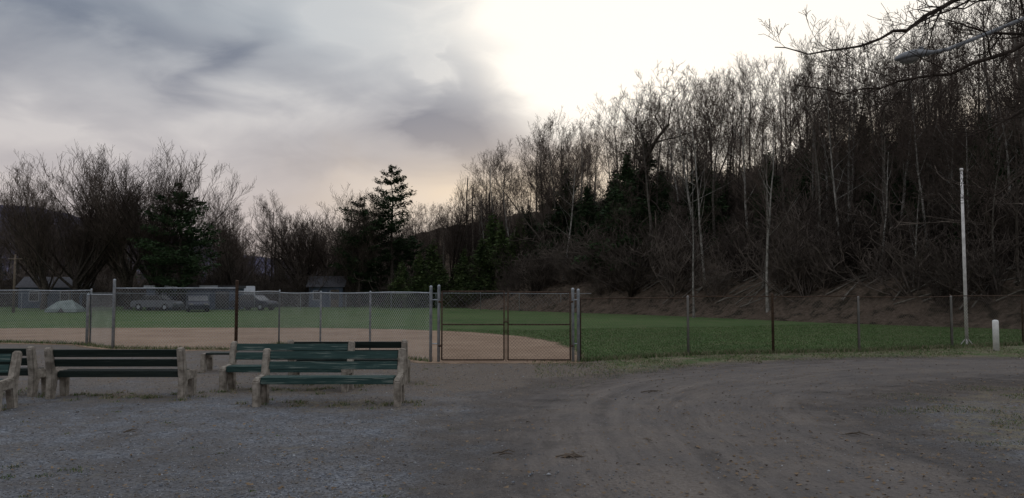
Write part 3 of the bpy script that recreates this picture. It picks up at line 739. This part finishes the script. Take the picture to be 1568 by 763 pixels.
s=rg.uniform(.008,.024,n); a=rg.uniform(0,6.28,n)
q=np.array([(-1,-.6),(1,-.5),(.9,.6),(-1,.5)]); co,si=np.cos(a),np.sin(a)
vx=(q[None,:,0]*co[:,None]-q[None,:,1]*si[:,None])*s[:,None]+px[:,None]; vy=(q[None,:,0]*si[:,None]+q[None,:,1]*co[:,None])*s[:,None]+py[:,None]
vz=.012+rg.random((n,4))*.02
rr_=np.hypot(px-12,py-8); vz+=np.where((rr_>7)&(rr_<13),.040,0)[:,None]
fast_mesh('dry_leaves',np.stack([vx,vy,vz],-1).reshape(-1,3),np.arange(4*n).reshape(-1,4),[mat_leafdry])
T=Tubes(); rgs=random.Random(9)
for (x,y,l,a,n) in [(-.05,8.25,.34,.1,3),(.60,8.1,.36,-.15,5),(1.55,8.9,.45,-.9,2),(2.4,13.3,.4,.5,2),(4.2,9.3,.4,-.3,2),(-4.6,9.6,.2,.4,2),(5.6,8.2,.4,.8,2),(2.0,11.5,.3,1.2,1)]:
    for i in range(n):
        aa=a+rgs.gauss(0,.35); x0=x+rgs.gauss(0,.06); y0=y+rgs.gauss(0,.05); ll=l*rgs.uniform(.4,1)
        T.tube([(x0-ll/2*math.cos(aa),y0-ll/2*math.sin(aa),.055),(x0,y0+rgs.gauss(0,.015),.065+rgs.random()*.02),(x0+ll/2*math.cos(aa),y0+ll/2*math.sin(aa),.055)],[.009,.008,.004],5,0)
T.obj('fallen_sticks',[mat_stick])

# ------------------------------------------------------------------ sky
w=bpy.data.worlds.new('World'); scene.world=w; w.use_nodes=True; nt=w.node_tree; nt.nodes.clear()
out=N(nt,'ShaderNodeOutputWorld')
sky=N(nt,'ShaderNodeTexSky'); sky.sky_type='NISHITA'; sky.sun_disc=False
SE,SA=math.radians(13),math.radians(13)
sky.sun_elevation=SE; sky.sun_rotation=SA
bg1=N(nt,'ShaderNodeBackground'); bg1.inputs[1].default_value=.05; nt.links.new(sky.outputs[0],bg1.inputs[0])
tc=N(nt,'ShaderNodeTexCoord'); sp=N(nt,'ShaderNodeSeparateXYZ'); nt.links.new(tc.outputs['Generated'],sp.inputs[0])
x,y,z=sp.outputs
az=M(nt,'ARCTAN2',x,y); el=M(nt,'ARCSINE',z)
mpA=N(nt,'ShaderNodeMapping'); mpA.inputs['Rotation'].default_value=(0,math.radians(14),0); mpA.inputs['Scale'].default_value=(1.0,1.0,2.3)
nt.links.new(tc.outputs['Generated'],mpA.inputs['Vector'])
n1=noise_fac(nt,3.0,6,vec=mpA.outputs['Vector'],lo=.38,hi=.64,rough=.5,dist=.55)
n2=noise_fac(nt,8.5,5,vec=mpA.outputs['Vector'],lo=.34,hi=.68,rough=.52,dist=.45)
def sub(a,b): return M(nt,'SUBTRACT',a,b)
waz=M(nt,'ADD',az,M(nt,'MULTIPLY',sub(n2,.5),.06)); wel=M(nt,'ADD',el,M(nt,'MULTIPLY',sub(n1,.5),.05))
def blob(a0,e0,sa,se,rot=0.0,wp=True):
    A=sub(waz if wp else az,a0); E=sub(wel if wp else el,e0); c_,s__=math.cos(rot),math.sin(rot)
    U=M(nt,'ADD',M(nt,'MULTIPLY',A,c_/sa),M(nt,'MULTIPLY',E,s__/sa)); W=M(nt,'ADD',M(nt,'MULTIPLY',A,-s__/se),M(nt,'MULTIPLY',E,c_/se))
    q=M(nt,'ADD',M(nt,'MULTIPLY',U,U),M(nt,'MULTIPLY',W,W))
    return M(nt,'EXPONENT',M(nt,'MULTIPLY',q,-1.0))
dens=M(nt,'MULTIPLY_ADD',n1,.34,M(nt,'MULTIPLY',n2,.30))
for a0,e0,sa,se,rt,am in [(-.50,.31,.20,.030,-.15,.58),(-.37,.27,.08,.022,.55,.50),(-.08,.235,.05,.030,-.5,.58),(-.02,.19,.10,.026,-.3,.48),(-.60,.25,.14,.04,.1,.35),(-.17,.17,.16,.022,0,.28),(-.30,.355,.12,.02,.1,.15),
        (-.30,.225,.16,.03,.15,-.35),(-.21,.31,.14,.03,0,-.30),(-.13,.295,.026,.014,-.4,-.6),(-.6,.17,.25,.03,0,-.3),(.10,.19,.05,.03,0,.40)]:
    dens=M(nt,'ADD',dens,M(nt,'MULTIPLY',blob(a0,e0,sa,se,rt),am))
dens=M(nt,'MULTIPLY',dens,1.0,clamp=True)
hr=N(nt,'ShaderNodeMapRange'); hr.inputs['From Min'].default_value=.05; hr.inputs['From Max'].default_value=.32; nt.links.new(el,hr.inputs['Value'])
light=mixc(nt,hr.outputs[0],(.68,.58,.55),(.54,.57,.60))
dark=mixc(nt,hr.outputs[0],(.33,.295,.325),(.205,.235,.295))
hz=N(nt,'ShaderNodeMapRange'); hz.inputs['From Min'].default_value=.42; hz.inputs['From Max'].default_value=.9; nt.links.new(el,hz.inputs['Value'])
c=mixc(nt,dens,light,dark)
c=mixc(nt,M(nt,'MULTIPLY',hz.outputs[0],.9),c,(.86,.89,.96))  # unseen sky overhead brightened to lift the light on the ground
c=mixc(nt,M(nt,'MULTIPLY',blob(-.02,.115,.20,.07),.80),c,(1.0,.80,.58))
c=mixc(nt,M(nt,'MULTIPLY',blob(.48,.16,.34,.12),.85),c,(1.05,.84,.60))
gl=M(nt,'ADD',blob(.20,.38,.24,.12),M(nt,'MULTIPLY',blob(.45,.34,.30,.15),.8))
gl=M(nt,'ADD',gl,blob(.16,.27,.14,.09,-.5))
gl=M(nt,'SUBTRACT',M(nt,'MULTIPLY',gl,1.75),M(nt,'MULTIPLY',dens,.80))
glr=N(nt,'ShaderNodeMapRange'); glr.interpolation_type='SMOOTHSTEP'; glr.inputs['From Min'].default_value=-.20; glr.inputs['From Max'].default_value=.95; nt.links.new(gl,glr.inputs['Value'])
c=mixc(nt,glr.outputs[0],c,(1.16,1.09,.99))
bg2=N(nt,'ShaderNodeBackground'); bg2.inputs[1].default_value=1.0; nt.links.new(c,bg2.inputs[0])
mx=N(nt,'ShaderNodeMixShader'); mx.inputs[0].default_value=.93
nt.links.new(bg1.outputs[0],mx.inputs[1]); nt.links.new(bg2.outputs[0],mx.inputs[2]); nt.links.new(mx.outputs[0],out.inputs[0])
sd=bpy.data.lights.new('sun','SUN'); sd.energy=.25; sd.angle=math.radians(20); sd.color=(1,.84,.64)
so=link(bpy.data.objects.new('sun',sd))
dirv=Vector((math.sin(SA)*math.cos(SE),math.cos(SA)*math.cos(SE),math.sin(SE)))
so.rotation_euler=dirv.to_track_quat('Z','Y').to_euler(); so.location=(0,0,40)

# ------------------------------------------------------------------ camera
cd=bpy.data.cameras.new('camera'); cd.sensor_width=36; cd.lens=36*1184/1568; cd.clip_end=6000; cd.clip_start=.1
co_=link(bpy.data.objects.new('camera',cd)); co_.location=(0,0,EYE); co_.rotation_euler=(math.radians(90+3.17),0,0)
scene.camera=co_
scene.view_settings.view_transform='Standard'; scene.view_settings.look='None'; scene.view_settings.exposure=0
